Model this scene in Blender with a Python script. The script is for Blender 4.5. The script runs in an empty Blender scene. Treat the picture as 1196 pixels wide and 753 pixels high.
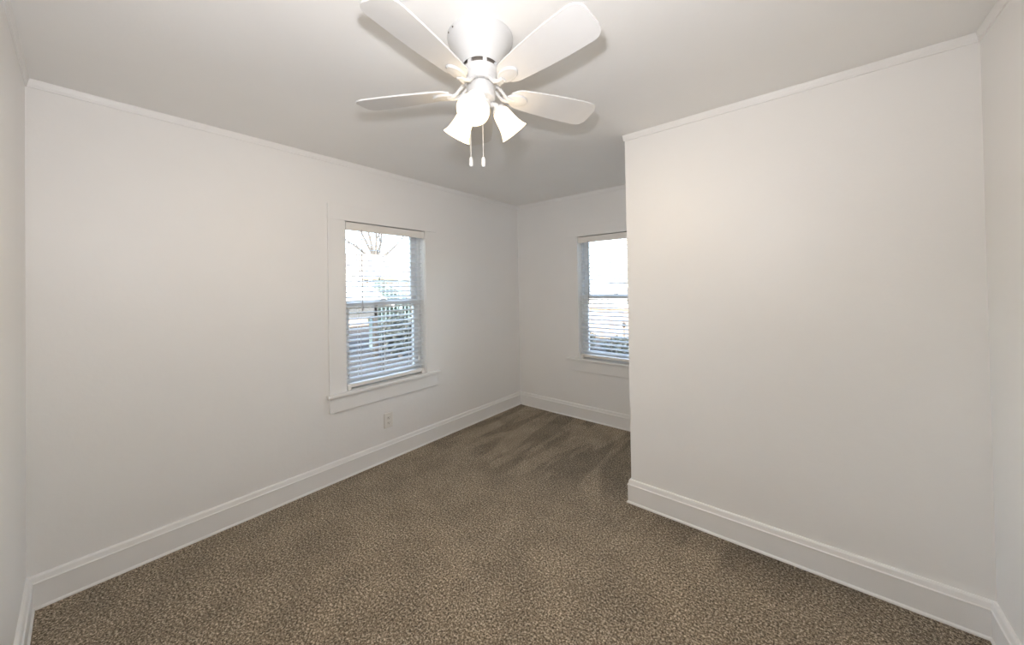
import bpy, bmesh, math, random
from mathutils import Vector, Matrix
random.seed(7)
S = bpy.context.scene
COL = S.collection
PI = math.pi

# ------------------------------------------------------------------ camera
W, HPX = 1196, 753
FPX, PX, PY = 416.76, 597.94, 331.12
YAW, PITCH, ROLL = -0.6916, 0.0099, -0.0164
CAM = Vector((2.7629, 0.0, 1.4389))
fw = Vector((math.sin(YAW) * math.cos(PITCH), math.cos(YAW) * math.cos(PITCH), math.sin(PITCH)))
rt = Vector((math.cos(YAW), -math.sin(YAW), 0))
up = rt.cross(fw)
c_, s_ = math.cos(ROLL), math.sin(ROLL)
r2, u2 = c_ * rt + s_ * up, -s_ * rt + c_ * up
cd = bpy.data.cameras.new('camera')
cam = bpy.data.objects.new('camera', cd)
COL.objects.link(cam)
cd.sensor_fit = 'HORIZONTAL'
cd.sensor_width = 36
cd.lens = FPX / W * 36
cd.shift_x = -(PX - W / 2) / W
cd.shift_y = (PY - HPX / 2) / W
cd.clip_start = 0.02
cd.clip_end = 300
m = Matrix.Identity(4)
for i in range(3):
    m[i][0], m[i][1], m[i][2], m[i][3] = r2[i], u2[i], -fw[i], CAM[i]
cam.matrix_world = m
S.camera = cam

# ------------------------------------------------------------------ colour management, sky, sun, flash
S.view_settings.view_transform = 'Standard'
S.view_settings.look = 'None'
S.view_settings.gamma = 1
S.view_settings.use_curve_mapping = False
S.view_settings.exposure = 0.86
S.cycles.use_denoising = True
S.cycles.max_bounces = 14
S.cycles.diffuse_bounces = 8
S.cycles.transparent_max_bounces = 24
S.cycles.sample_clamp_indirect = 6

wd = bpy.data.worlds.new('sky')
S.world = wd
wd.use_nodes = True
nt = wd.node_tree
sky = nt.nodes.new('ShaderNodeTexSky')
sky.sky_type = 'NISHITA'
sky.sun_disc = False
sky.sun_elevation = math.radians(30)
sky.sun_rotation = math.radians(135)
sky.air_density = 1.0
sky.dust_density = 2.5
bg = nt.nodes['Background']
haze = nt.nodes.new('ShaderNodeMix')          # thin white winter haze over the blue
haze.data_type = 'RGBA'
haze.inputs[0].default_value = 0.45
haze.inputs[7].default_value = (0.80, 0.82, 0.84, 1)
nt.links.new(sky.outputs[0], haze.inputs[6])
nt.links.new(haze.outputs[2], bg.inputs[0])
bg.inputs[1].default_value = 1.8

def light(name, kind, loc, energy, color, size=0.05):
    d = bpy.data.lights.new(name, kind)
    d.energy = energy
    d.color = color
    if kind == 'SUN':
        d.angle = math.radians(0.6)
    else:
        d.shadow_soft_size = size
    o = bpy.data.objects.new(name, d)
    o.location = loc
    COL.objects.link(o)
    return o

sun = light('sun', 'SUN', (5, -5, 8), 3.4, (1, 0.93, 0.82))
sun.rotation_euler = Vector((-0.75, 0.66, -0.50)).to_track_quat('-Z', 'Y').to_euler()
# the photographer's flash on the camera's hot shoe
flash = light('camera_flash', 'SPOT', (2.65, 0.09, 1.70), 41, (0.965, 0.955, 0.99), 0.03)
flash.data.spot_size = math.radians(178)
flash.data.spot_blend = 1.0
flash.rotation_euler = (Vector((-0.72, 0.44, 1.0))).to_track_quat('-Z', 'Y').to_euler()

# ------------------------------------------------------------------ materials
def new_mat(name):
    mt = bpy.data.materials.new(name)
    mt.use_nodes = True
    return mt, mt.node_tree, mt.node_tree.nodes['Principled BSDF']

def mat(name, col, rough=0.5, noise=0.0, scale=20, bump=0.0, bscale=80, metal=0.0, spec=0.5, trans=None):
    mt, t, b = new_mat(name)
    b.inputs['Base Color'].default_value = (*col, 1)
    b.inputs['Roughness'].default_value = rough
    b.inputs['Metallic'].default_value = metal
    b.inputs['Specular IOR Level'].default_value = spec
    tc = t.nodes.new('ShaderNodeTexCoord')
    if noise:
        n = t.nodes.new('ShaderNodeTexNoise')
        n.inputs['Scale'].default_value = scale
        n.inputs['Detail'].default_value = 5
        t.links.new(tc.outputs['Object'], n.inputs['Vector'])
        r = t.nodes.new('ShaderNodeValToRGB')
        r.color_ramp.elements[0].position = 0.3
        r.color_ramp.elements[1].position = 0.7
        r.color_ramp.elements[0].color = (*[max(0, x * (1 - noise)) for x in col], 1)
        r.color_ramp.elements[1].color = (*[min(1, x * (1 + noise)) for x in col], 1)
        t.links.new(n.outputs['Fac'], r.inputs['Fac'])
        t.links.new(r.outputs['Color'], b.inputs['Base Color'])
    if bump:
        n = t.nodes.new('ShaderNodeTexNoise')
        n.inputs['Scale'].default_value = bscale
        n.inputs['Detail'].default_value = 3
        t.links.new(tc.outputs['Object'], n.inputs['Vector'])
        bp = t.nodes.new('ShaderNodeBump')
        bp.inputs['Strength'].default_value = bump
        bp.inputs['Distance'].default_value = 0.01
        t.links.new(n.outputs['Fac'], bp.inputs['Height'])
        t.links.new(bp.outputs['Normal'], b.inputs['Normal'])
    return mt

M = {}
M['wall'] = mat('wall_paint', (0.840, 0.836, 0.826), 0.42, noise=0.012, scale=2, bump=0.06, bscale=35)
M['ceil'] = mat('ceiling_paint', (0.885, 0.882, 0.868), 0.55, noise=0.012, scale=2, bump=0.05, bscale=40)
M['trim'] = mat('trim_paint', (0.84, 0.838, 0.83), 0.32, noise=0.01, scale=6)
M['vinyl'] = mat('sash_vinyl', (0.80, 0.82, 0.83), 0.35, noise=0.01, scale=10)
M['slat'] = mat('blind_slat', (0.86, 0.87, 0.87), 0.4, noise=0.01, scale=10)
M['blind'] = mat('blind_rail', (0.82, 0.80, 0.765), 0.4, noise=0.01, scale=10)
M['cord'] = mat('blind_cord', (0.85, 0.85, 0.84), 0.7, noise=0.02, scale=60)
M['wand'] = mat('wand_plastic', (0.42, 0.42, 0.43), 0.25, noise=0.02, scale=40)
M['plate'] = mat('outlet_plastic', (0.80, 0.78, 0.74), 0.3, noise=0.01, scale=30)
_t = M['slat'].node_tree
_tr = _t.nodes.new('ShaderNodeBsdfTranslucent')
_tr.inputs[0].default_value = (0.86, 0.87, 0.87, 1)
_mx = _t.nodes.new('ShaderNodeMixShader')
_mx.inputs[0].default_value = 0.3
_t.links.new(_t.nodes['Principled BSDF'].outputs[0], _mx.inputs[1])
_t.links.new(_tr.outputs[0], _mx.inputs[2])
_t.links.new(_mx.outputs[0], _t.nodes['Material Output'].inputs[0])
M['dark'] = mat('dark_slot', (0.05, 0.045, 0.04), 0.6, noise=0.1, scale=30)
M['fan'] = mat('fan_enamel', (0.61, 0.615, 0.615), 0.45, noise=0.01, scale=10)
M['blade'] = mat('fan_blade', (0.68, 0.675, 0.665), 0.45, noise=0.012, scale=6)
M['chain'] = mat('pull_chain', (0.80, 0.78, 0.74), 0.35, noise=0.03, scale=100, metal=0.2)
M['motor'] = mat('motor_dark', (0.16, 0.14, 0.12), 0.6, noise=0.1, scale=30)  # one even dark tone for the motor core and canopy screws

def carpet_mat():
    mt, t, b = new_mat('carpet')
    b.inputs['Roughness'].default_value = 0.95
    b.inputs['Specular IOR Level'].default_value = 0.1
    b.inputs['Sheen Weight'].default_value = 0.12
    tc = t.nodes.new('ShaderNodeTexCoord')
    def noise(scale, detail, rough=0.5, vec=None, dist=0.0):
        n = t.nodes.new('ShaderNodeTexNoise')
        n.inputs['Scale'].default_value = scale
        n.inputs['Detail'].default_value = detail
        n.inputs['Roughness'].default_value = rough
        n.inputs['Distortion'].default_value = dist
        t.links.new(vec if vec else tc.outputs['Object'], n.inputs['Vector'])
        return n.outputs['Fac']
    def ramp(fac, stops):
        r = t.nodes.new('ShaderNodeValToRGB')
        e = r.color_ramp.elements
        while len(e) < len(stops):
            e.new(0.5)
        for el, (p, c) in zip(e, stops):
            el.position = p
            el.color = (*c, 1)
        t.links.new(fac, r.inputs['Fac'])
        return r.outputs['Color']
    def mixc(a, bb, fac, mode='MULTIPLY'):
        x = t.nodes.new('ShaderNodeMix')
        x.data_type = 'RGBA'
        x.blend_type = mode
        x.inputs[0].default_value = fac
        t.links.new(a, x.inputs[6])
        t.links.new(bb, x.inputs[7])
        return x.outputs[2]
    tuft = noise(104, 2.4, 0.95)
    base = ramp(tuft, [(0.34, (0.025, 0.017, 0.010)), (0.45, (0.17, 0.132, 0.086)), (0.55, (0.40, 0.325, 0.235)), (0.65, (0.88, 0.77, 0.61))])
    patch = noise(4.2, 5, 0.62, dist=0.35)
    pc = ramp(patch, [(0.36, (0.84, 0.84, 0.84)), (0.5, (0.98, 0.98, 0.98)), (0.64, (1.10, 1.10, 1.10))])
    col = mixc(base, pc, 1.0)
    # strokes left by the vacuum cleaner, combed into the pile
    def mth(op, x, y=None):
        n = t.nodes.new('ShaderNodeMath')
        n.operation = op
        n.use_clamp = op == 'MULTIPLY_ADD'
        for i, v in enumerate((x, y)):
            if v is None:
                continue
            if isinstance(v, (int, float)):
                n.inputs[i].default_value = v
            else:
                t.links.new(v, n.inputs[i])
        return n.outputs[0]
    def smooth(v, lo, hi):
        n = t.nodes.new('ShaderNodeMapRange')
        n.interpolation_type = 'SMOOTHSTEP'
        n.inputs['From Min'].default_value = lo
        n.inputs['From Max'].default_value = hi
        t.links.new(v, n.inputs['Value'])
        return n.outputs['Result']
    sep = t.nodes.new('ShaderNodeSeparateXYZ')
    t.links.new(tc.outputs['Object'], sep.inputs[0])
    mp = t.nodes.new('ShaderNodeMapping')
    mp.inputs['Rotation'].default_value = (0, 0, math.radians(-6))
    mp.inputs['Scale'].default_value = (4.2, 0.75, 1)
    t.links.new(tc.outputs['Object'], mp.inputs['Vector'])
    st = noise(1.25, 3, 0.5, mp.outputs['Vector'], 0.25)
    sc = ramp(st, [(0.45, (0.74, 0.74, 0.74)), (0.50, (0.97, 0.97, 0.97)), (0.54, (1.10, 1.10, 1.10))])
    x = t.nodes.new('ShaderNodeMix')
    x.data_type = 'RGBA'
    x.blend_type = 'MULTIPLY'
    wob = mth('MULTIPLY', mth('SUBTRACT', noise(3, 3), 0.5), 0.8)
    t.links.new(smooth(mth('ADD', sep.outputs['Y'], wob), 1.9, 2.35), x.inputs[0])
    t.links.new(col, x.inputs[6])
    t.links.new(sc, x.inputs[7])
    col = x.outputs[2]
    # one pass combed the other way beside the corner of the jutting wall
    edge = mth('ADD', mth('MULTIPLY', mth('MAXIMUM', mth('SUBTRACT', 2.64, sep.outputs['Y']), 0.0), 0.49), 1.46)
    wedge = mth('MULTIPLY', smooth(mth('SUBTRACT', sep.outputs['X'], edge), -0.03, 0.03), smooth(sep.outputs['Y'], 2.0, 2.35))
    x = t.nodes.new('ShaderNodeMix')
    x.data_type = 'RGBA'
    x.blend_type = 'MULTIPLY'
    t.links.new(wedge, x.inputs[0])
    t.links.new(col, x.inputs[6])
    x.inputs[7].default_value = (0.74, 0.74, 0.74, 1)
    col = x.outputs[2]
    t.links.new(col, b.inputs['Base Color'])
    bp = t.nodes.new('ShaderNodeBump')
    bp.inputs['Strength'].default_value = 0.9
    bp.inputs['Distance'].default_value = 0.012
    t.links.new(tuft, bp.inputs['Height'])
    t.links.new(bp.outputs['Normal'], b.inputs['Normal'])
    return mt
M['carpet'] = carpet_mat()

def glass_mat():
    mt, t, b = new_mat('window_glass')
    out = t.nodes['Material Output']
    tr = t.nodes.new('ShaderNodeBsdfTransparent')
    tr.inputs[0].default_value = (0.95, 0.97, 0.97, 1)
    gl = t.nodes.new('ShaderNodeBsdfGlossy')
    gl.inputs['Roughness'].default_value = 0.02
    fr = t.nodes.new('ShaderNodeFresnel')
    fr.inputs[0].default_value = 1.35
    mx = t.nodes.new('ShaderNodeMixShader')
    t.links.new(fr.outputs[0], mx.inputs[0])
    t.links.new(tr.outputs[0], mx.inputs[1])
    t.links.new(gl.outputs[0], mx.inputs[2])
    t.links.new(mx.outputs[0], out.inputs[0])
    return mt
M['glass'] = glass_mat()

def glow_mat(name, col, strength, base=(0.9, 0.88, 0.84)):
    mt, t, b = new_mat(name)
    b.inputs['Base Color'].default_value = (*base, 1)
    b.inputs['Roughness'].default_value = 0.35
    b.inputs['Emission Color'].default_value = (*col, 1)
    b.inputs['Emission Strength'].default_value = strength
    return mt
M['shade'] = glow_mat('lit_frosted_glass', (1.0, 0.76, 0.48), 1.9, (0.25, 0.245, 0.23))
M['bulb'] = glow_mat('lit_bulb', (1.0, 0.84, 0.62), 9.0)

# ------------------------------------------------------------------ mesh helpers
def obj(name, bm, material, parent=None, smooth=False, loc=None):
    bmesh.ops.recalc_face_normals(bm, faces=bm.faces)
    me = bpy.data.meshes.new(name)
    bm.to_mesh(me)
    bm.free()
    me.materials.append(material)
    if smooth:
        for p in me.polygons:
            p.use_smooth = True
        me.set_sharp_from_angle(angle=math.radians(38))
    o = bpy.data.objects.new(name, me)
    COL.objects.link(o)
    if parent:
        o.parent = parent
    if loc:
        o.location = loc
    return o

def tag(o, label, cat, group=None, kind=None):
    o['label'] = label
    o['category'] = cat
    if group:
        o['group'] = group
    if kind:
        o['kind'] = kind
    return o

def thing(name, label, cat, loc=(0, 0, 0), rotz=0, group=None, kind=None):
    o = bpy.data.objects.new(name, None)
    o.empty_display_size = 0.1
    COL.objects.link(o)
    o.location = loc
    o.rotation_euler = (0, 0, rotz)
    return tag(o, label, cat, group, kind)

def box(bm, x0, x1, y0, y1, z0, z1, bevel=0.0, mtx=None):
    r = bmesh.ops.create_cube(bm, size=1)
    vs = r['verts']
    bmesh.ops.scale(bm, vec=(x1 - x0, y1 - y0, z1 - z0), verts=vs)
    bmesh.ops.translate(bm, vec=((x0 + x1) / 2, (y0 + y1) / 2, (z0 + z1) / 2), verts=vs)
    if mtx:
        bmesh.ops.transform(bm, matrix=mtx, verts=vs)
    if bevel:
        es = list({e for v in vs for e in v.link_edges})
        bmesh.ops.bevel(bm, geom=es, offset=bevel, segments=2, affect='EDGES', profile=0.5)
    return bm

def nb():
    return bmesh.new()

def prism(bm, poly, z0, z1):
    lo = [bm.verts.new((x, y, z0)) for x, y in poly]
    hi = [bm.verts.new((x, y, z1)) for x, y in poly]
    n = len(poly)
    bm.faces.new(lo)
    bm.faces.new(hi)
    for i in range(n):
        bm.faces.new((lo[i], lo[(i + 1) % n], hi[(i + 1) % n], hi[i]))
    return bm

def ring(bm, a0, a1, b0, b1, i0, i1, j0, j1, n0, n1, f):
    """frame a0..a1 x b0..b1 with a hole i0..i1 x j0..j1, depth n0..n1; f(a, b, n) -> xyz"""
    V = []
    for n in (n0, n1):
        V.append(([bm.verts.new(f(*p, n)) for p in ((a0, b0), (a1, b0), (a1, b1), (a0, b1))],
                  [bm.verts.new(f(*p, n)) for p in ((i0, j0), (i1, j0), (i1, j1), (i0, j1))]))
    for k in range(4):
        l = (k + 1) % 4
        for O, I in V:
            bm.faces.new((O[k], O[l], I[l], I[k]))
        bm.faces.new((V[0][0][k], V[0][0][l], V[1][0][l], V[1][0][k]))
        bm.faces.new((V[0][1][k], V[0][1][l], V[1][1][l], V[1][1][k]))
    return bm

def lathe(bm, prof, seg=40, mtx=None, closed_top=False, closed_bot=False):
    rows = []
    for r, z in prof:
        row = []
        for i in range(seg):
            a = 2 * PI * i / seg
            v = Vector((r * math.cos(a), r * math.sin(a), z))
            row.append(bm.verts.new(mtx @ v if mtx else v))
        rows.append(row)
    for A, B in zip(rows, rows[1:]):
        for i in range(seg):
            j = (i + 1) % seg
            bm.faces.new((A[i], A[j], B[j], B[i]))
    if closed_top:
        bm.faces.new(rows[0])
    if closed_bot:
        bm.faces.new(rows[-1])
    return bm

def tube(bm, pts, rad, seg=10, flat=1.0):
    pts = [Vector(p) for p in pts]
    n = len(pts)
    rads = rad if isinstance(rad, (list, tuple)) else [rad] * n
    prev = None
    rows = []
    for i, p in enumerate(pts):
        d = (pts[min(i + 1, n - 1)] - pts[max(i - 1, 0)]).normalized()
        if prev is None:
            a = Vector((0, 0, 1)) if abs(d.z) < 0.9 else Vector((1, 0, 0))
        else:
            a = prev
        x = (a - d * a.dot(d)).normalized()
        prev = x
        y = d.cross(x)
        rows.append([bm.verts.new(p + rads[i] * (math.cos(2 * PI * k / seg) * x * flat + math.sin(2 * PI * k / seg) * y)) for k in range(seg)])
    for A, B in zip(rows, rows[1:]):
        for k in range(seg):
            l = (k + 1) % seg
            bm.faces.new((A[k], A[l], B[l], B[k]))
    bm.faces.new(rows[0])
    bm.faces.new(rows[-1])
    return bm

def sweep(bm, prof, p0, p1, nrm, m0, m1):
    """profile (d off the wall, z) run from p0 to p1; m = +1 outer mitre, -1 inner mitre, 0 square"""
    p0, p1, nrm = Vector((*p0, 0)), Vector((*p1, 0)), Vector((*nrm, 0))
    d = (p1 - p0).normalized()
    A = [bm.verts.new(p0 + nrm * a - d * (m0 * a) + Vector((0, 0, z))) for a, z in prof]
    B = [bm.verts.new(p1 + nrm * a + d * (m1 * a) + Vector((0, 0, z))) for a, z in prof]
    n = len(prof)
    bm.faces.new(A)
    bm.faces.new(B)
    for i in range(n):
        j = (i + 1) % n
        bm.faces.new((A[i], A[j], B[j], B[i]))
    return bm

# ------------------------------------------------------------------ room shell
H = 2.44
YB, YC, XE, XR, YN = 3.4647, 2.328, 1.8373, 3.3208, -0.163
T = 0.17
W1Y, W2X, HW = 1.679, 1.212, 0.39          # window centres, half width of the wall hole
HZ0, HZ1 = 0.632, 1.995

def struct(name, bm, material, label, cat, smooth=False):
    return tag(obj(name, bm, material, smooth=smooth), label, cat, kind='structure')

struct('floor', box(nb(), -T, XR + T, YN - T, YB + T, -0.12, 0), M['carpet'], 'brown flecked cut pile carpet covering the whole floor', 'floor')
struct('ceiling', box(nb(), -T, XR + T, YN - T, YB + T, H, H + 0.12), M['ceil'], 'plain off-white painted ceiling above the fan', 'ceiling')
struct('wall_left', ring(nb(), YN, YB, 0, H, W1Y - HW, W1Y + HW, HZ0, HZ1, 0, -T, lambda a, b, n: (n, a, b)), M['wall'],
       'long white wall on the left with one window and an outlet', 'wall')
struct('wall_back', ring(nb(), -T, XE, 0, H, W2X - HW, W2X + HW, HZ0, HZ1, YB, YB + T, lambda a, b, n: (a, n, b)), M['wall'],
       'white far wall of the alcove, with the half-hidden window', 'wall')
struct('wall_closet', prism(nb(), [(XE, YB + T), (XE, YC), (XR, YC), (XR, YC + 0.12), (XE + 0.12, YC + 0.12), (XE + 0.12, YB + T)], 0, H), M['wall'],
       'blank white wall jutting into the room on the right', 'wall')
struct('wall_right', box(nb(), XR, XR + T, YN - T, YC + 0.12, 0, H), M['wall'], 'cream side wall at the right edge, nearest the camera', 'wall')
struct('wall_near', box(nb(), -T, XR, YN - T, YN, 0, H), M['wall'], 'cream end wall at the left edge beside the camera', 'wall')

BASE = [(0, 0), (0.025, 0), (0.025, 0.006), (0.023, 0.010), (0.019, 0.012), (0.018, 0.013), (0.018, 0.114), (0.0205, 0.116), (0.021, 0.119),
        (0.0195, 0.122), (0.0165, 0.124), (0.0140, 0.134), (0.0130, 0.142), (0.0115, 0.148), (0.007, 0.152), (0, 0.152)]
CROWN = [(0, H), (0.013, H), (0.0135, H - 0.004), (0.0115, H - 0.007), (0.0095, H - 0.017), (0.0090, H - 0.026), (0.0065, H - 0.029), (0.0070, H - 0.033), (0.0055, H - 0.037), (0, H - 0.038)]
runs = [('left', (0, YN), (0, YB), (1, 0), -1, -1, 'long left wall'),
        ('back', (0, YB), (XE, YB), (0, -1), -1, -1, 'far alcove wall'),
        ('return', (XE, YB), (XE, YC), (-1, 0), -1, 1, 'hidden side of the jutting wall'),
        ('closet', (XE, YC), (XR, YC), (0, -1), 1, -1, 'jutting right-hand wall'),
        ('right', (XR, YC), (XR, YN), (-1, 0), -1, -1, 'side wall at the right edge'),
        ('near', (XR, YN), (0, YN), (0, 1), -1, -1, 'end wall at the left edge')]
for k, (nm, a, b, n, m0, m1, where) in enumerate(runs):
    struct('baseboard_' + nm, sweep(nb(), BASE, a, b, n, m0, m1), M['trim'], 'tall white moulded baseboard along the ' + where, 'baseboard', True)
    struct('trim_%d' % (k + 1), sweep(nb(), CROWN, a, b, n, m0, m1), M['trim'], 'slim white crown moulding at the ceiling along the ' + where, 'crown moulding', True)

# ------------------------------------------------------------------ windows (local frame: X along the wall, -Y into the room)
def make_window(name, loc, rotz, label):
    w = thing(name, label, 'window', loc, rotz, kind='structure')
    f = lambda a, b, n: (a, n, b)
    o = 0.37
    obj('jamb', ring(nb(), -HW, HW, HZ0, HZ1, -o, o, 0.655, 1.975, 0.0, T, f), M['trim'], w)
    bm = nb()
    ow = 0.504
    box(bm, -ow, -o - 0.004, -0.018, 0, 0.655, 1.975, 0.002)
    box(bm, o + 0.004, ow, -0.018, 0, 0.655, 1.975, 0.002)
    box(bm, -ow, ow, -0.019, 0, 1.9755, 2.095, 0.002)
    obj('casing', bm, M['wall'], w)
    obj('sill', box(nb(), -0.525, 0.525, -0.045, 0.0, 0.632, 0.655, 0.004), M['trim'], w)
    obj('apron', box(nb(), -ow, ow, -0.018, 0, 0.517, 0.632, 0.002), M['trim'], w)
    # vinyl stops and the two sashes
    bm = nb()
    for s in (-1, 1):
        box(bm, s * 0.37 - 0.012, s * 0.37 + 0.0, 0.066, 0.16, 0.655, 1.975) if s > 0 else box(bm, -0.37, -0.358, 0.066, 0.16, 0.655, 1.975)
    obj('track', bm, M['vinyl'], w)
    lo = obj('lower_sash', ring(nb(), -0.358, 0.358, 0.656, 1.345, -0.308, 0.308, 0.715, 1.303, 0.078, 0.110, f), M['vinyl'], w)
    obj('glass_pane', box(nb(), -0.312, 0.312, 0.092, 0.096, 0.711, 1.307), M['glass'], lo)
    bm = nb()
    box(bm, -0.03, 0.03, 0.080, 0.108, 1.345, 1.352, 0.002)
    box(bm, -0.008, 0.03, 0.086, 0.100, 1.352, 1.360, 0.002)
    obj('sash_lock', bm, M['vinyl'], lo)
    hi = obj('upper_sash', ring(nb(), -0.358, 0.358, 1.300, 1.974, -0.308, 0.308, 1.350, 1.93, 0.116, 0.148, f), M['vinyl'], w)
    obj('glass_pane', box(nb(), -0.312, 0.312, 0.130, 0.134, 1.346, 1.934), M['glass'], hi)
    return w

make_window('window_1', (0, W1Y, 0), PI / 2, 'white double-hung window in the long left wall, fully in view')
make_window('window_2', (W2X, YB, 0), 0, 'white double-hung window on the far alcove wall, cut off by the jutting wall')

TILT = math.radians(11)
def slat_bm():
    bm = nb()
    n, hw, th, L = 6, 0.025, 0.0020, 0.358
    rows = []
    for x in (-L, L):
        row = []
        for zz in (0, th):
            for i in range(n + 1):
                q = -1 + 2 * i / n
                row.append(bm.verts.new((x, q * hw, zz + 0.0020 * (1 - q * q))))
        rows.append(row)
    A, B = rows
    N = n + 1
    for i in range(n):
        bm.faces.new((A[i], A[i + 1], B[i + 1], B[i]))
        bm.faces.new((A[N + i], A[N + i + 1], B[N + i + 1], B[N + i]))
        for R in rows:
            bm.faces.new((R[i], R[i + 1], R[N + i + 1], R[N + i]))
    for i in (0, n):
        bm.faces.new((A[i], A[N + i], B[N + i], B[i]))
    return bm

def make_blind(loc, rotz, label):
    b = thing('window_blind', label, 'blind', loc, rotz, 'slatted window blinds')
    cy = 0.036
    obj('headrail', box(nb(), -0.362, 0.362, 0.014, 0.062, 1.925, 1.967, 0.002), M['blind'], b)
    bm = nb()
    box(bm, -0.367, 0.367, -0.012, 0.0, 1.905, 1.968, 0.003)
    obj('valance', bm, M['blind'], b)
    first = None
    z = 0.735
    while z < 1.90:
        if first is None:
            s = first = obj('slat', slat_bm(), M['slat'], b, smooth=True)
        else:
            s = first.copy()
            COL.objects.link(s)
            s.parent = b
        s.location = (0, cy, z)
        s.rotation_euler = (TILT, 0, 0)
        z += 0.0428
    br = obj('bottom_rail', box(nb(), -0.360, 0.360, 0.006, 0.058, 0.672, 0.700, 0.004), M['blind'], b)
    for s in (-1, 1):
        obj('hold_down_clip', box(nb(), s * 0.345 - 0.014, s * 0.345 + 0.014, -0.002, 0.02, 0.656, 0.690, 0.002), M['blind'], br)
    for x in (-0.245, -0.035, 0.235):
        bm = nb()
        for y in (cy - 0.0255, cy + 0.0255):
            tube(bm, [(x, y, 0.695), (x, y, 1.93)], 0.0012, 6)
        tube(bm, [(x + 0.012, cy, 0.695), (x + 0.012, cy, 1.93)], 0.0010, 6)
        obj('ladder_cord', bm, M['cord'], b)
    bm = nb()
    tube(bm, [(-0.243, -0.018, 1.905), (-0.243, -0.019, 1.86), (-0.244, -0.020, 1.30)], [0.0025, 0.0038, 0.0038], 8)
    tube(bm, [(-0.243, 0.012, 1.925), (-0.243, -0.016, 1.917), (-0.243, -0.018, 1.903)], 0.002, 6)
    lathe(bm, [(0.0038, 1.33), (0.006, 1.325), (0.006, 1.272), (0.003, 1.268)], 10, Matrix.Translation((-0.244, -0.020, 0)), True, True)
    obj('tilt_wand', bm, M['wand'], b, smooth=True)
    bm = nb()
    for dx in (0, 0.006):
        tube(bm, [(0.300 + dx, 0.006, 1.93), (0.300 + dx, 0.004, 1.4), (0.301 + dx, 0.003, 0.80)], 0.0014, 6)
    lathe(bm, [(0.002, 0.83), (0.006, 0.82), (0.009, 0.785), (0.008, 0.78)], 10, Matrix.Translation((0.304, 0.002, 0)), True, True)
    obj('lift_cord', bm, M['cord'], b, smooth=True)
    return b

make_blind((0, W1Y, 0), PI / 2, 'open white slatted blind in the long left wall window')
make_blind((W2X, YB, 0), 0, 'open white slatted blind in the far alcove window, partly hidden')

# ------------------------------------------------------------------ wall outlet
ot = thing('wall_outlet', 'white duplex electrical outlet on the left wall below the window', 'outlet', (0, 1.661, 0.329), PI / 2)
obj('cover_plate', box(nb(), -0.040, 0.040, -0.007, 0, -0.0625, 0.0625, 0.003), M['plate'], ot)
for dz in (0.0215, -0.0215):
    so = obj('socket', prism(nb(), [(0.0165 * math.cos(t) if abs(math.cos(t)) < 0.93 else 0.0155 * (1 if math.cos(t) > 0 else -1), 0.0145 * math.sin(t)) for t in [2 * PI * k / 28 for k in range(28)]], 0, 0.0095), M['plate'], ot)
    so.rotation_euler = (PI / 2, 0, 0)
    so.location = (0, 0, dz)
    bm = nb()
    box(bm, -0.0075, -0.0050, -0.002, 0.007, 0.0088, 0.0101)
    box(bm, 0.0050, 0.0075, -0.001, 0.006, 0.0088, 0.0101)
    lathe(bm, [(0.0026, 0.0101), (0.0026, 0.0088)], 10, Matrix.Translation((0, -0.008, 0)), True, True)
    obj('slots', bm, M['dark'], so)
sw = obj('screw', lathe(nb(), [(0.0035, 0.0075), (0.0030, 0.0085)], 12, Matrix.Rotation(PI / 2, 4, 'X'), True, True), M['plate'], ot)

# ------------------------------------------------------------------ ceiling fan
FX, FY = 1.765, 1.030
fan = thing('ceiling_fan', 'white five-blade flush ceiling fan with three lit bell lamps', 'ceiling fan', (FX, FY, H))
can = obj('canopy', lathe(nb(), [(0.131, 0), (0.132, -0.006), (0.130, -0.016), (0.122, -0.032), (0.108, -0.054), (0.094, -0.075), (0.083, -0.093), (0.076, -0.106), (0.073, -0.114), (0.071, -0.114), (0.066, -0.10), (0.066, -0.004)], 64), M['fan'], fan, True)
for k in range(7):          # ribs between the cooling slots
    a0 = 2 * PI * k / 7 + 0.33
    pl = []
    for r in (0.0715, 0.062):
        seq = [a0 - 0.11 + 0.22 * q / 4 for q in range(5)]
        if r < 0.07:
            seq = seq[::-1]
        pl += [(r * math.cos(a), r * math.sin(a)) for a in seq]
    obj('vent_rib', prism(nb(), pl, -0.131, -0.112), M['fan'], can)
for a in (-98, -114):
    r = math.radians(a)
    pos = Vector((0.1315 * math.cos(r), 0.1315 * math.sin(r), -0.012))
    mt = Matrix.Translation(pos) @ Vector((math.cos(r), math.sin(r), -0.3)).to_track_quat('Z', 'Y').to_matrix().to_4x4()
    obj('screw', lathe(nb(), [(0.0036, -0.004), (0.0036, 0.0012), (0.002, 0.002)], 10, mt, False, True), M['motor'], can)
obj('motor', lathe(nb(), [(0.062, -0.10), (0.062, -0.135)], 40, None, True, True), M['motor'], fan)
obj('rotor', lathe(nb(), [(0.060, -0.129), (0.0715, -0.129), (0.0725, -0.134), (0.071, -0.143), (0.066, -0.149), (0.064, -0.155), (0.064, -0.176), (0.060, -0.182), (0.035, -0.184)], 48, None, True, True), M['fan'], fan, True)
obj('switch_housing', lathe(nb(), [(0.030, -0.182), (0.055, -0.190), (0.0575, -0.195), (0.0575, -0.236), (0.055, -0.244), (0.046, -0.250), (0.038, -0.253), (0.037, -0.275), (0.030, -0.286), (0.014, -0.292)], 48, None, True, True), M['fan'], fan, True)
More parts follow.
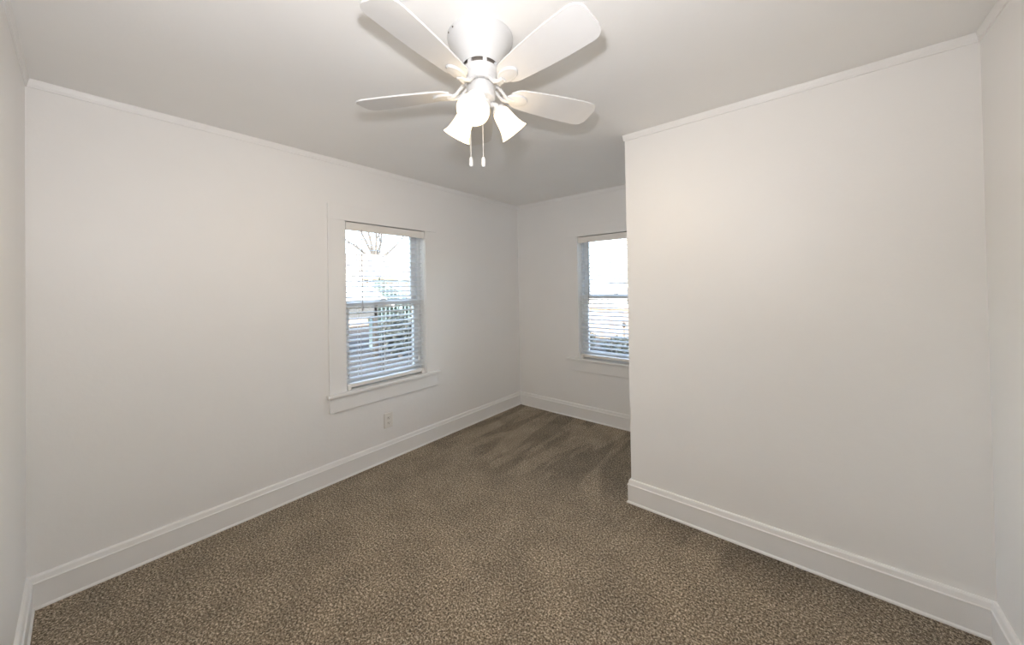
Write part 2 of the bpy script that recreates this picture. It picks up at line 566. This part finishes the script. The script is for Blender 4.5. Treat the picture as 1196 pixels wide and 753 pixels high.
for dz, a in ((-0.205, -46),):
    r = math.radians(a)
    mt = Matrix.Translation((0.0575 * math.cos(r), 0.0575 * math.sin(r), dz + 0.004)) @ Vector((math.cos(r), math.sin(r), 0)).to_track_quat('Z', 'Y').to_matrix().to_4x4()
    obj('screw', lathe(nb(), [(0.003, -0.002), (0.003, 0.001), (0.0015, 0.002)], 10, mt, False, True), M['chain'], fan)

def blade_outline():
    pts = []
    r0, r1 = 0.128, 0.533
    def half(x):                       # half width along the blade
        t = (x - r0) / (r1 - r0)
        return 0.047 + 0.026 * math.sin(min(1, t / 0.82) * PI / 2)
    up_ = []
    n = 26
    for i in range(n + 1):
        x = r0 + (r1 - r0) * i / n
        h = half(x)
        if x < r0 + 0.045:
            q = (r0 + 0.045 - x) / 0.045
            h *= math.sqrt(max(0.0, 1 - 0.72 * q * q))
        up_.append((x, h))
    # rounded tip corners
    tip = []
    h1, rc = half(r1), 0.042
    up_ = [p for p in up_ if p[0] < r1 - rc - 0.004]
    for i in range(9):
        a = PI / 2 * (1 - i / 8)
        tip.append((r1 - rc - 0.0 + rc * math.cos(a), h1 - rc + rc * math.sin(a)))
    top = up_ + tip
    return top + [(x + (0.006 if False else 0), -y) for x, y in top[::-1]]

PITCH_B = math.radians(12)
blade0 = iron0 = med0 = None
ZB = -0.212
for k in range(5):
    ang = math.radians(64.3 + 72 * k)
    if blade0 is None:
        bm = prism(nb(), blade_outline(), 0, 0.006)
        bmesh.ops.rotate(bm, verts=bm.verts, cent=(0, 0, 0), matrix=Matrix.Rotation(-PITCH_B, 3, 'X'))
        blade0 = bl = obj('blade', bm, M['blade'], fan)
        # cast arm in two rails that meet on an oval plate screwed under the blade
        bm = nb()
        for s in (-1, 1):
            tube(bm, [(0.052, s * 0.014, 0.030), (0.070, s * 0.017, 0.022), (0.086, s * 0.018, 0.006), (0.100, s * 0.014, -0.008), (0.118, s * 0.006, -0.010), (0.140, s * 0.004, -0.008)], [0.007, 0.007, 0.0065, 0.0075, 0.009, 0.010], 10)
        tube(bm, [(0.050, -0.018, 0.033), (0.050, 0.018, 0.033)], 0.009, 8)
        iron0 = ir = obj('blade_arm', bm, M['fan'], fan, True)
        bm = lathe(nb(), [(0.001, -0.0115), (0.020, -0.0105), (0.025, -0.009), (0.0265, -0.0095), (0.0295, -0.0085), (0.031, -0.005), (0.031, 0.0)], 36, None, True, True)
        bmesh.ops.scale(bm, vec=(1.55, 0.95, 1), verts=bm.verts)
        bmesh.ops.translate(bm, vec=(0.158, 0, 0), verts=bm.verts)
        bmesh.ops.rotate(bm, verts=bm.verts, cent=(0, 0, 0), matrix=Matrix.Rotation(-PITCH_B, 3, 'X'))
        med0 = md = obj('medallion', bm, M['fan'], ir, True)
    else:
        bl = blade0.copy()
        ir = iron0.copy()
        md = med0.copy()
        for o in (bl, ir, md):
            COL.objects.link(o)
        bl.parent = ir.parent = fan
        md.parent = ir
    for o in (bl, ir):
        o.location = (0, 0, ZB)
        o.rotation_euler = (0, 0, ang)

# light kit
shade_prof = [(0.024, 0.0), (0.030, 0.004), (0.0345, 0.014), (0.0375, 0.030), (0.0405, 0.050), (0.0445, 0.070), (0.050, 0.088), (0.0565, 0.101), (0.0605, 0.107)]
inner = [(r - 0.003, z) for r, z in shade_prof[::-1]]
for k, a in enumerate((-58, 62, 182)):
    r = math.radians(a)
    out = Vector((math.cos(r), math.sin(r), 0))
    axis = (out * 0.63 + Vector((0, 0, -0.78))).normalized()
    neck = out * 0.076 + Vector((0, 0, -0.274))
    bm = nb()
    tube(bm, [out * 0.026 + Vector((0, 0, -0.262)), out * 0.046 + Vector((0, 0, -0.256)), out * 0.060 + Vector((0, 0, -0.257)), neck - axis * 0.008], [0.011, 0.011, 0.012, 0.015], 14)
    mt = Matrix.Translation(neck) @ axis.to_track_quat('Z', 'Y').to_matrix().to_4x4()
    lathe(bm, [(0.010, -0.014), (0.022, -0.012), (0.028, -0.004), (0.0285, 0.008), (0.0262, 0.009)], 28, mt, True, True)
    arm = obj('lamp_arm', bm, M['fan'], fan, True)
    sh = obj('lamp_shade', lathe(nb(), shade_prof + inner, 40, mt), M['shade'], arm, True)
    obj('bulb', lathe(nb(), [(0.011, 0.008), (0.012, 0.028), (0.019, 0.042), (0.025, 0.058), (0.0255, 0.068), (0.021, 0.080), (0.011, 0.088), (0.001, 0.090)], 24, mt, True, True), M['bulb'], arm, True)
    p = Vector((FX, FY, H)) + neck + axis * 0.095
    d = bpy.data.lights.new('lamp_glow', 'SPOT')
    d.energy = 6.8
    d.color = (1.0, 0.80, 0.55)
    d.shadow_soft_size = 0.022
    d.spot_size = math.radians(165)
    d.spot_blend = 0.6
    L = bpy.data.objects.new('lamp_glow', d)
    COL.objects.link(L)
    L.location = p
    L.rotation_euler = axis.to_track_quat('-Z', 'Y').to_euler()
vr, vn = Vector((0.72, 0.69, 0)), Vector((0.69, -0.72, 0))
for a, b, zb in ((-0.044, 0.012, -0.520), (0.005, 0.030, -0.527)):
    q = vr * a + vn * b
    bm = nb()
    z = -0.246
    tube(bm, [(q.x, q.y, -0.240), (q.x, q.y, zb + 0.038)], 0.0011, 6)
    while z > zb + 0.04:
        bmesh.ops.create_icosphere(bm, subdivisions=1, radius=0.0019, matrix=Matrix.Translation((q.x, q.y, z)))
        z -= 0.0056
    ch = obj('pull_chain', bm, M['chain'], fan)
    obj('chain_fob', lathe(nb(), [(0.002, zb + 0.040), (0.006, zb + 0.037), (0.0072, zb + 0.028), (0.0078, zb + 0.012), (0.0070, zb + 0.003), (0.004, zb)], 16, Matrix.Translation((q.x, q.y, 0)), True, True), M['fan'], ch, True)

# ------------------------------------------------------------------ outside
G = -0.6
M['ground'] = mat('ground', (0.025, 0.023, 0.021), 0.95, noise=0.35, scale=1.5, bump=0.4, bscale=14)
M['siding'] = mat('white_siding', (0.82, 0.82, 0.80), 0.5, noise=0.03, scale=3)
M['greywood'] = mat('grey_beam', (0.07, 0.073, 0.073), 0.7, noise=0.08, scale=6)
M['darkpost'] = mat('dark_post', (0.03, 0.027, 0.025), 0.7, noise=0.1, scale=8)
M['stucco'] = mat('peach_stucco', (0.33, 0.245, 0.195), 0.85, noise=0.06, scale=2.5, bump=0.2, bscale=30)
M['tanroof'] = mat('pale_tan_shingles', (0.29, 0.245, 0.20), 0.85, noise=0.14, scale=5)
M['greyroof'] = mat('pale_grey_shingles', (0.30, 0.30, 0.295), 0.85, noise=0.12, scale=5)
M['tanwall'] = mat('tan_wall', (0.33, 0.25, 0.195), 0.85, noise=0.05, scale=3)
M['lattice'] = mat('blue_grey_lattice', (0.17, 0.23, 0.23), 0.6, noise=0.08, scale=6)
M['fence'] = mat('tan_boards', (0.25, 0.195, 0.15), 0.8, noise=0.2, scale=5)
M['bark'] = mat('grey_bark', (0.07, 0.066, 0.064), 0.9, noise=0.2, scale=8)
M['evergreen'] = mat('evergreen_leaf', (0.055, 0.08, 0.065), 0.6, noise=0.4, scale=9)
M['darkleaf'] = mat('dark_leaf', (0.032, 0.04, 0.037), 0.6, noise=0.4, scale=9)
M['paleleaf'] = mat('pale_leaf', (0.2, 0.24, 0.18), 0.7, noise=0.3, scale=6)
M['pane'] = mat('dark_pane', (0.06, 0.07, 0.08), 0.1, noise=0.05, scale=4)

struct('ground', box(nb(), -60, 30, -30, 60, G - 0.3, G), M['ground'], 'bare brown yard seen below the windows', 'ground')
# this house's own foundation and roof (throws the shade that lies over the near yard)
struct('trim_7', box(nb(), -T, XR + T, YN - T, YB + T, G, -0.12), M['siding'], 'foundation skirt of the house under the room', 'foundation')
bm = nb()
ya, yb_ = YN - T - 4.5, YB + T + 0.4
xs = [(-T - 0.4, 2.56), (1.6, 3.5), (XR + T + 3, 2.56)]
vv = [[bm.verts.new((x, y, z + dz)) for x, z in xs] for y in (ya, yb_) for dz in (0, 0.1)]
for i in range(2):
    for a, b in ((0, 2), (1, 3)):
        bm.faces.new((vv[a][i], vv[a][i + 1], vv[b][i + 1], vv[b][i]))
for a, b in ((0, 1), (2, 3)):
    for i in range(2):
        bm.faces.new((vv[a][i], vv[a][i + 1], vv[b][i + 1], vv[b][i]))
for i in (0, 2):
    bm.faces.new((vv[0][i], vv[1][i], vv[3][i], vv[2][i]))
struct('trim_8', bm, M['greyroof'], 'shingled roof of the house over the room', 'roof')

# carport with a white gable
cp = thing('carport', 'white gabled carport in the yard outside the left wall window', 'carport', (-7.0, 3.6, G))
def gable(x0, x1, hw, z0, z1, th=0.0):
    b = nb()
    V = [[b.verts.new((x, y, z)) for y, z in ((-hw, z0), (hw, z0), (0, z1))] for x in (x0, x1)]
    b.faces.new(V[0]); b.faces.new(V[1])
    for i in range(3):
        j = (i + 1) % 3
        b.faces.new((V[0][i], V[0][j], V[1][j], V[1][i]))
    return b
hz = 1.60                                    # eave above the ground
obj('gable_end', gable(-0.06, 0.0, 2.26, hz, hz + 1.70), M['siding'], cp)
bm = nb()
for s in (-1, 1):
    V = []
    for x in (-2.9, 0.12):
        V.append([bm.verts.new((x, s * y, z)) for y, z in ((0, hz + 1.80), (2.45, hz - 0.03), (2.45, hz - 0.11), (0, hz + 1.72))])
    bm.faces.new(V[0]); bm.faces.new(V[1])
    for i in range(4):
        j = (i + 1) % 4
        bm.faces.new((V[0][i], V[0][j], V[1][j], V[1][i]))
obj('roof', bm, M['siding'], cp)
obj('beam', box(nb(), -0.10, 0.0, -1.95, 1.95, hz - 0.34, hz, 0.01), M['greywood'], cp)
for x in (-0.06, -2.7):
    for y in (-1.92, 1.92):
        obj('post', box(nb(), x - 0.06, x + 0.06, y - 0.06, y + 0.06, 0, hz - 0.02, 0.008), M['darkpost'], cp)

# house across the yard
hs = thing('house', 'neighbouring house with a broad pale tan roof beyond the yard', 'house', (-16.7, 15.0, G))
bm = nb()
box(bm, -7.6, 0, -8.5, 9, 0, 2.85)
obj('wall', bm, M['tanwall'], hs)
bm = nb()
prof = [(0.5, 2.72), (-3.8, 4.46), (-8.1, 2.72), (-8.1, 2.62), (-3.8, 4.34), (0.5, 2.60)]
V = [[bm.verts.new((x, y, z)) for x, z in prof] for y in (-9, 9.5)]
for i in range(6):
    j = (i + 1) % 6
    bm.faces.new((V[0][i], V[0][j], V[1][j], V[1][i]))
for q in V:
    bm.faces.new((q[0], q[1], q[4], q[5])); bm.faces.new((q[1], q[2], q[3], q[4]))
obj('roof', bm, M['tanroof'], hs)
for y in (-3.2, 2.2):
    wf = obj('window', ring(nb(), y - 0.6, y + 0.6, 1.0, 2.2, y - 0.52, y + 0.52, 1.08, 2.12, -0.03, 0.05, lambda a, b, n: (n, a, b)), M['siding'], hs)
    obj('pane', box(nb(), -0.02, 0.01, y - 0.53, y + 0.53, 1.07, 2.13), M['pane'], wf)
obj('chimney', box(nb(), -4.3, -3.7, 6.0, 6.7, 3.8, 5.0, 0.02), M['stucco'], hs)

# bare tree behind that house
tr = thing('bare_tree', 'leafless tree spreading its branches above the pale tan roof', 'tree', (-26.0, 16.3, G))
def branch(bm, p, d, L, r, lev):
    pts, rads = [p], [r]
    q, dd = p.copy(), d.copy()
    for i in range(4):
        dd = (dd + Vector((random.uniform(-.1, .1), random.uniform(-.1, .1), random.uniform(-.02, .1)))).normalized()
        q = q + dd * L / 4
        pts.append(q.copy())
        rads.append(r * (1 - 0.16 * (i + 1)))
    tube(bm, pts, rads, 6)
    if lev <= 0:
        return
    for i in range(3):
        k = random.choice((2, 3, 4))
        nd = (dd + Vector((random.uniform(-.6, .6), random.uniform(-.75, .75), random.uniform(-.05, .5)))).normalized()
        branch(bm, pts[k], nd, L * random.uniform(.5, .75), rads[k] * 0.6, lev - 1)
tk = nb()
tube(tk, [(0, 0, 0), (0.05, 0.02, 2.0), (0, 0, 4.6)], [0.34, 0.28, 0.25], 10)
obj('trunk', tk, M['bark'], tr, True)
for dy, dz, L in ((-0.95, 0.75, 3.0), (-0.55, 1.0, 3.4), (-0.2, 1, 3.6), (0.08, 1, 3.8), (0.35, 1, 3.2), (0.95, 0.85, 3.2)):
    bm = nb()
    branch(bm, Vector((0, dy * 0.1, 4.45)), Vector((random.uniform(-.2, .2), dy, dz)).normalized(), L, 0.16, 2)
    obj('branch', bm, M['bark'], tr, True)

def bush(name, label, cat, loc, rad, n, size, leaf, group=None, stem=True):
    b = thing(name, label, cat, loc, 0, group)
    bm = nb()
    for i in range(n):
        while True:
            v = Vector((random.uniform(-1, 1), random.uniform(-1, 1), random.uniform(-1, 1)))
            if 0.25 < v.length < 1:
                break
        v *= 0.85 + 0.22 * math.sin(5 * v.x + 3 * v.z) * math.cos(4 * v.y)
        c = Vector((v.x * rad[0], v.y * rad[1], rad[2] * 1.02 + v.z * rad[2]))
        a = Vector((random.gauss(0, 1), random.gauss(0, 1), random.gauss(0, 1))).normalized()
        t1 = a.orthogonal().normalized()
        t2 = a.cross(t1)
        s = size * random.uniform(.6, 1.3)
        q = [c - t1 * s, c + t2 * s * .45 + a * s * .1, c + t1 * s, c - t2 * s * .45 + a * s * .1]
        bm.faces.new([bm.verts.new(p) for p in q])
    obj('foliage', bm, leaf, b)
    bm = nb()
    for i in range(6):
        a = 2 * PI * i / 6
        tube(bm, [(0.03 * math.cos(a), 0.03 * math.sin(a), 0), (rad[0] * .4 * math.cos(a), rad[1] * .4 * math.sin(a), rad[2]), (rad[0] * .6 * math.cos(a), rad[1] * .6 * math.sin(a), rad[2] * 1.5)], [0.03, 0.02, 0.008], 5)
    obj('stem', bm, M['bark'], b)
    return b

# lattice screen, board fence and planting behind the carport
lt = thing('lattice_screen', 'blue-grey garden lattice screen standing among the evergreen shrubs', 'lattice', (-8.6, 7.2, G))
lw, lh = 0.92, 2.34
obj('frame', ring(nb(), -lw, lw, 0.3, lh, -lw + 0.07, lw - 0.07, 0.37, lh - 0.07, -0.03, 0.03, lambda a, b, n: (n, a, b)), M['lattice'], lt)
for y in (-lw - 0.05, 0.18, lw + 0.05):
    obj('post', box(nb(), -0.05, 0.05, y - 0.05, y + 0.05, 0, lh + 0.12, 0.01), M['lattice'], lt)
bm = nb()
k = -lw + 0.2
while k < lw - 0.07:
    box(bm, -0.012, 0.0, k - 0.018, k + 0.018, 0.35, lh - 0.05)
    k += 0.155
k = 0.5
while k < lh - 0.1:
    box(bm, 0.0, 0.012, -lw + 0.05, lw - 0.05, k - 0.018, k + 0.018)
    k += 0.155
obj('lattice_grid', bm, M['lattice'], lt)

fn = thing('board_fence', 'tan wooden board fence right of the garden lattice screen', 'fence', (-11.0, 10.0, G))
k = -1.4
bm = nb()
while k < 4.0:
    box(bm, 0, 0.02, k, k + 0.13, 0.05, 2.15)
    k += 0.15
obj('boards', bm, M['fence'], fn)
bm = nb()
for z in (0.4, 1.72):
    box(bm, -0.06, 0, -1.4, 4.0, z, z + 0.09)
obj('rail', bm, M['fence'], fn)
for y in (-1.35, 1.2, 3.9):
    obj('post', box(nb(), -0.14, -0.04, y - 0.05, y + 0.05, 0, 2.25, 0.01), M['fence'], fn)

bush('evergreen_shrub', 'rounded evergreen shrub just beyond the white carport gable', 'shrub', (-12.0, 8.6, G), (0.7, 0.7, 1.3), 2600, 0.07, M['evergreen'], 'evergreen shrubs in the yard')
bush('evergreen_shrub', 'evergreen shrub rising right behind the garden lattice screen', 'shrub', (-9.75, 7.9, G), (0.75, 0.85, 1.12), 2600, 0.07, M['evergreen'], 'evergreen shrubs in the yard')
bush('clipped_shrub', 'low dark shrub in the house shade in front of the lattice screen', 'shrub', (-6.6, 6.05, G), (0.6, 0.65, 0.70), 2600, 0.06, M['darkleaf'])
bush('pale_tree', 'pale green bushy tree left of the leafless tree, above the carport gable', 'tree', (-27.5, 12.3, G), (2.4, 1.5, 2.9), 2600, 0.22, M['paleleaf'])

# beyond the far window
gw = thing('garden_wall', 'sunlit peach stucco garden wall outside the far alcove window', 'wall', (-3.0, 13.0, G))
obj('wall_body', box(nb(), -9, 8, 0, 0.2, 0, 1.12), M['stucco'], gw)
obj('coping', box(nb(), -9.05, 8.05, -0.05, 0.25, 1.12, 1.19, 0.015), M['stucco'], gw)
gl = thing('garden_lamp', 'small dark garden lamp post in front of the peach wall', 'lamp post', (-2.16, 12.0, G))
obj('post', lathe(nb(), [(0.05, 0), (0.05, 0.03), (0.018, 0.05), (0.018, 0.60)], 12, None, True, True), M['darkpost'], gl, True)
obj('lantern', lathe(nb(), [(0.02, 0.58), (0.06, 0.61), (0.065, 0.70), (0.075, 0.71), (0.01, 0.77)], 12, None, True, True), M['darkpost'], gl, True)
for (x, y, rx, rz, lab) in ((-2.95, 10.3, 0.65, 0.33, 'dark low shrub at the left foot of the peach garden wall'),
                            (-1.50, 10.2, 0.70, 0.27, 'dark low shrub below the small garden lamp post'),
                            (-4.45, 11.4, 0.75, 0.42, 'taller dark shrub at the far left end below the peach wall')):
    bush('low_shrub', lab, 'shrub', (x, y, G), (rx, 0.6, rz), 1500, 0.06, M['darkleaf'], 'dark shrubs below the garden wall')
h2 = thing('grey_house', 'pale grey roofed house beyond the peach garden wall', 'house', (-6.0, 20.0, G))
obj('wall', box(nb(), -9, 9, 0, 7, 0, 2.3), M['siding'], h2)
bm = nb()
prof = [(-0.15, 2.25), (3.5, 5.2), (7.15, 2.25), (7.15, 2.17), (3.5, 5.1), (-0.15, 2.17)]
V = [[bm.verts.new((x, y, z)) for y, z in prof] for x in (-9.5, 9.5)]
for i in range(6):
    j = (i + 1) % 6
    bm.faces.new((V[0][i], V[0][j], V[1][j], V[1][i]))
for q in V:
    bm.faces.new((q[0], q[1], q[4], q[5])); bm.faces.new((q[1], q[2], q[3], q[4]))
obj('roof', bm, M['greyroof'], h2)
for x in (-2.6, 1.2):
    wf = obj('window', ring(nb(), x - 0.5, x + 0.5, 0.9, 1.95, x - 0.43, x + 0.43, 0.97, 1.88, -0.05, 0.02, lambda a, b, n: (a, n, b)), M['siding'], h2)
    obj('pane', box(nb(), x - 0.44, x + 0.44, -0.02, 0.01, 0.96, 1.89), M['pane'], wf)
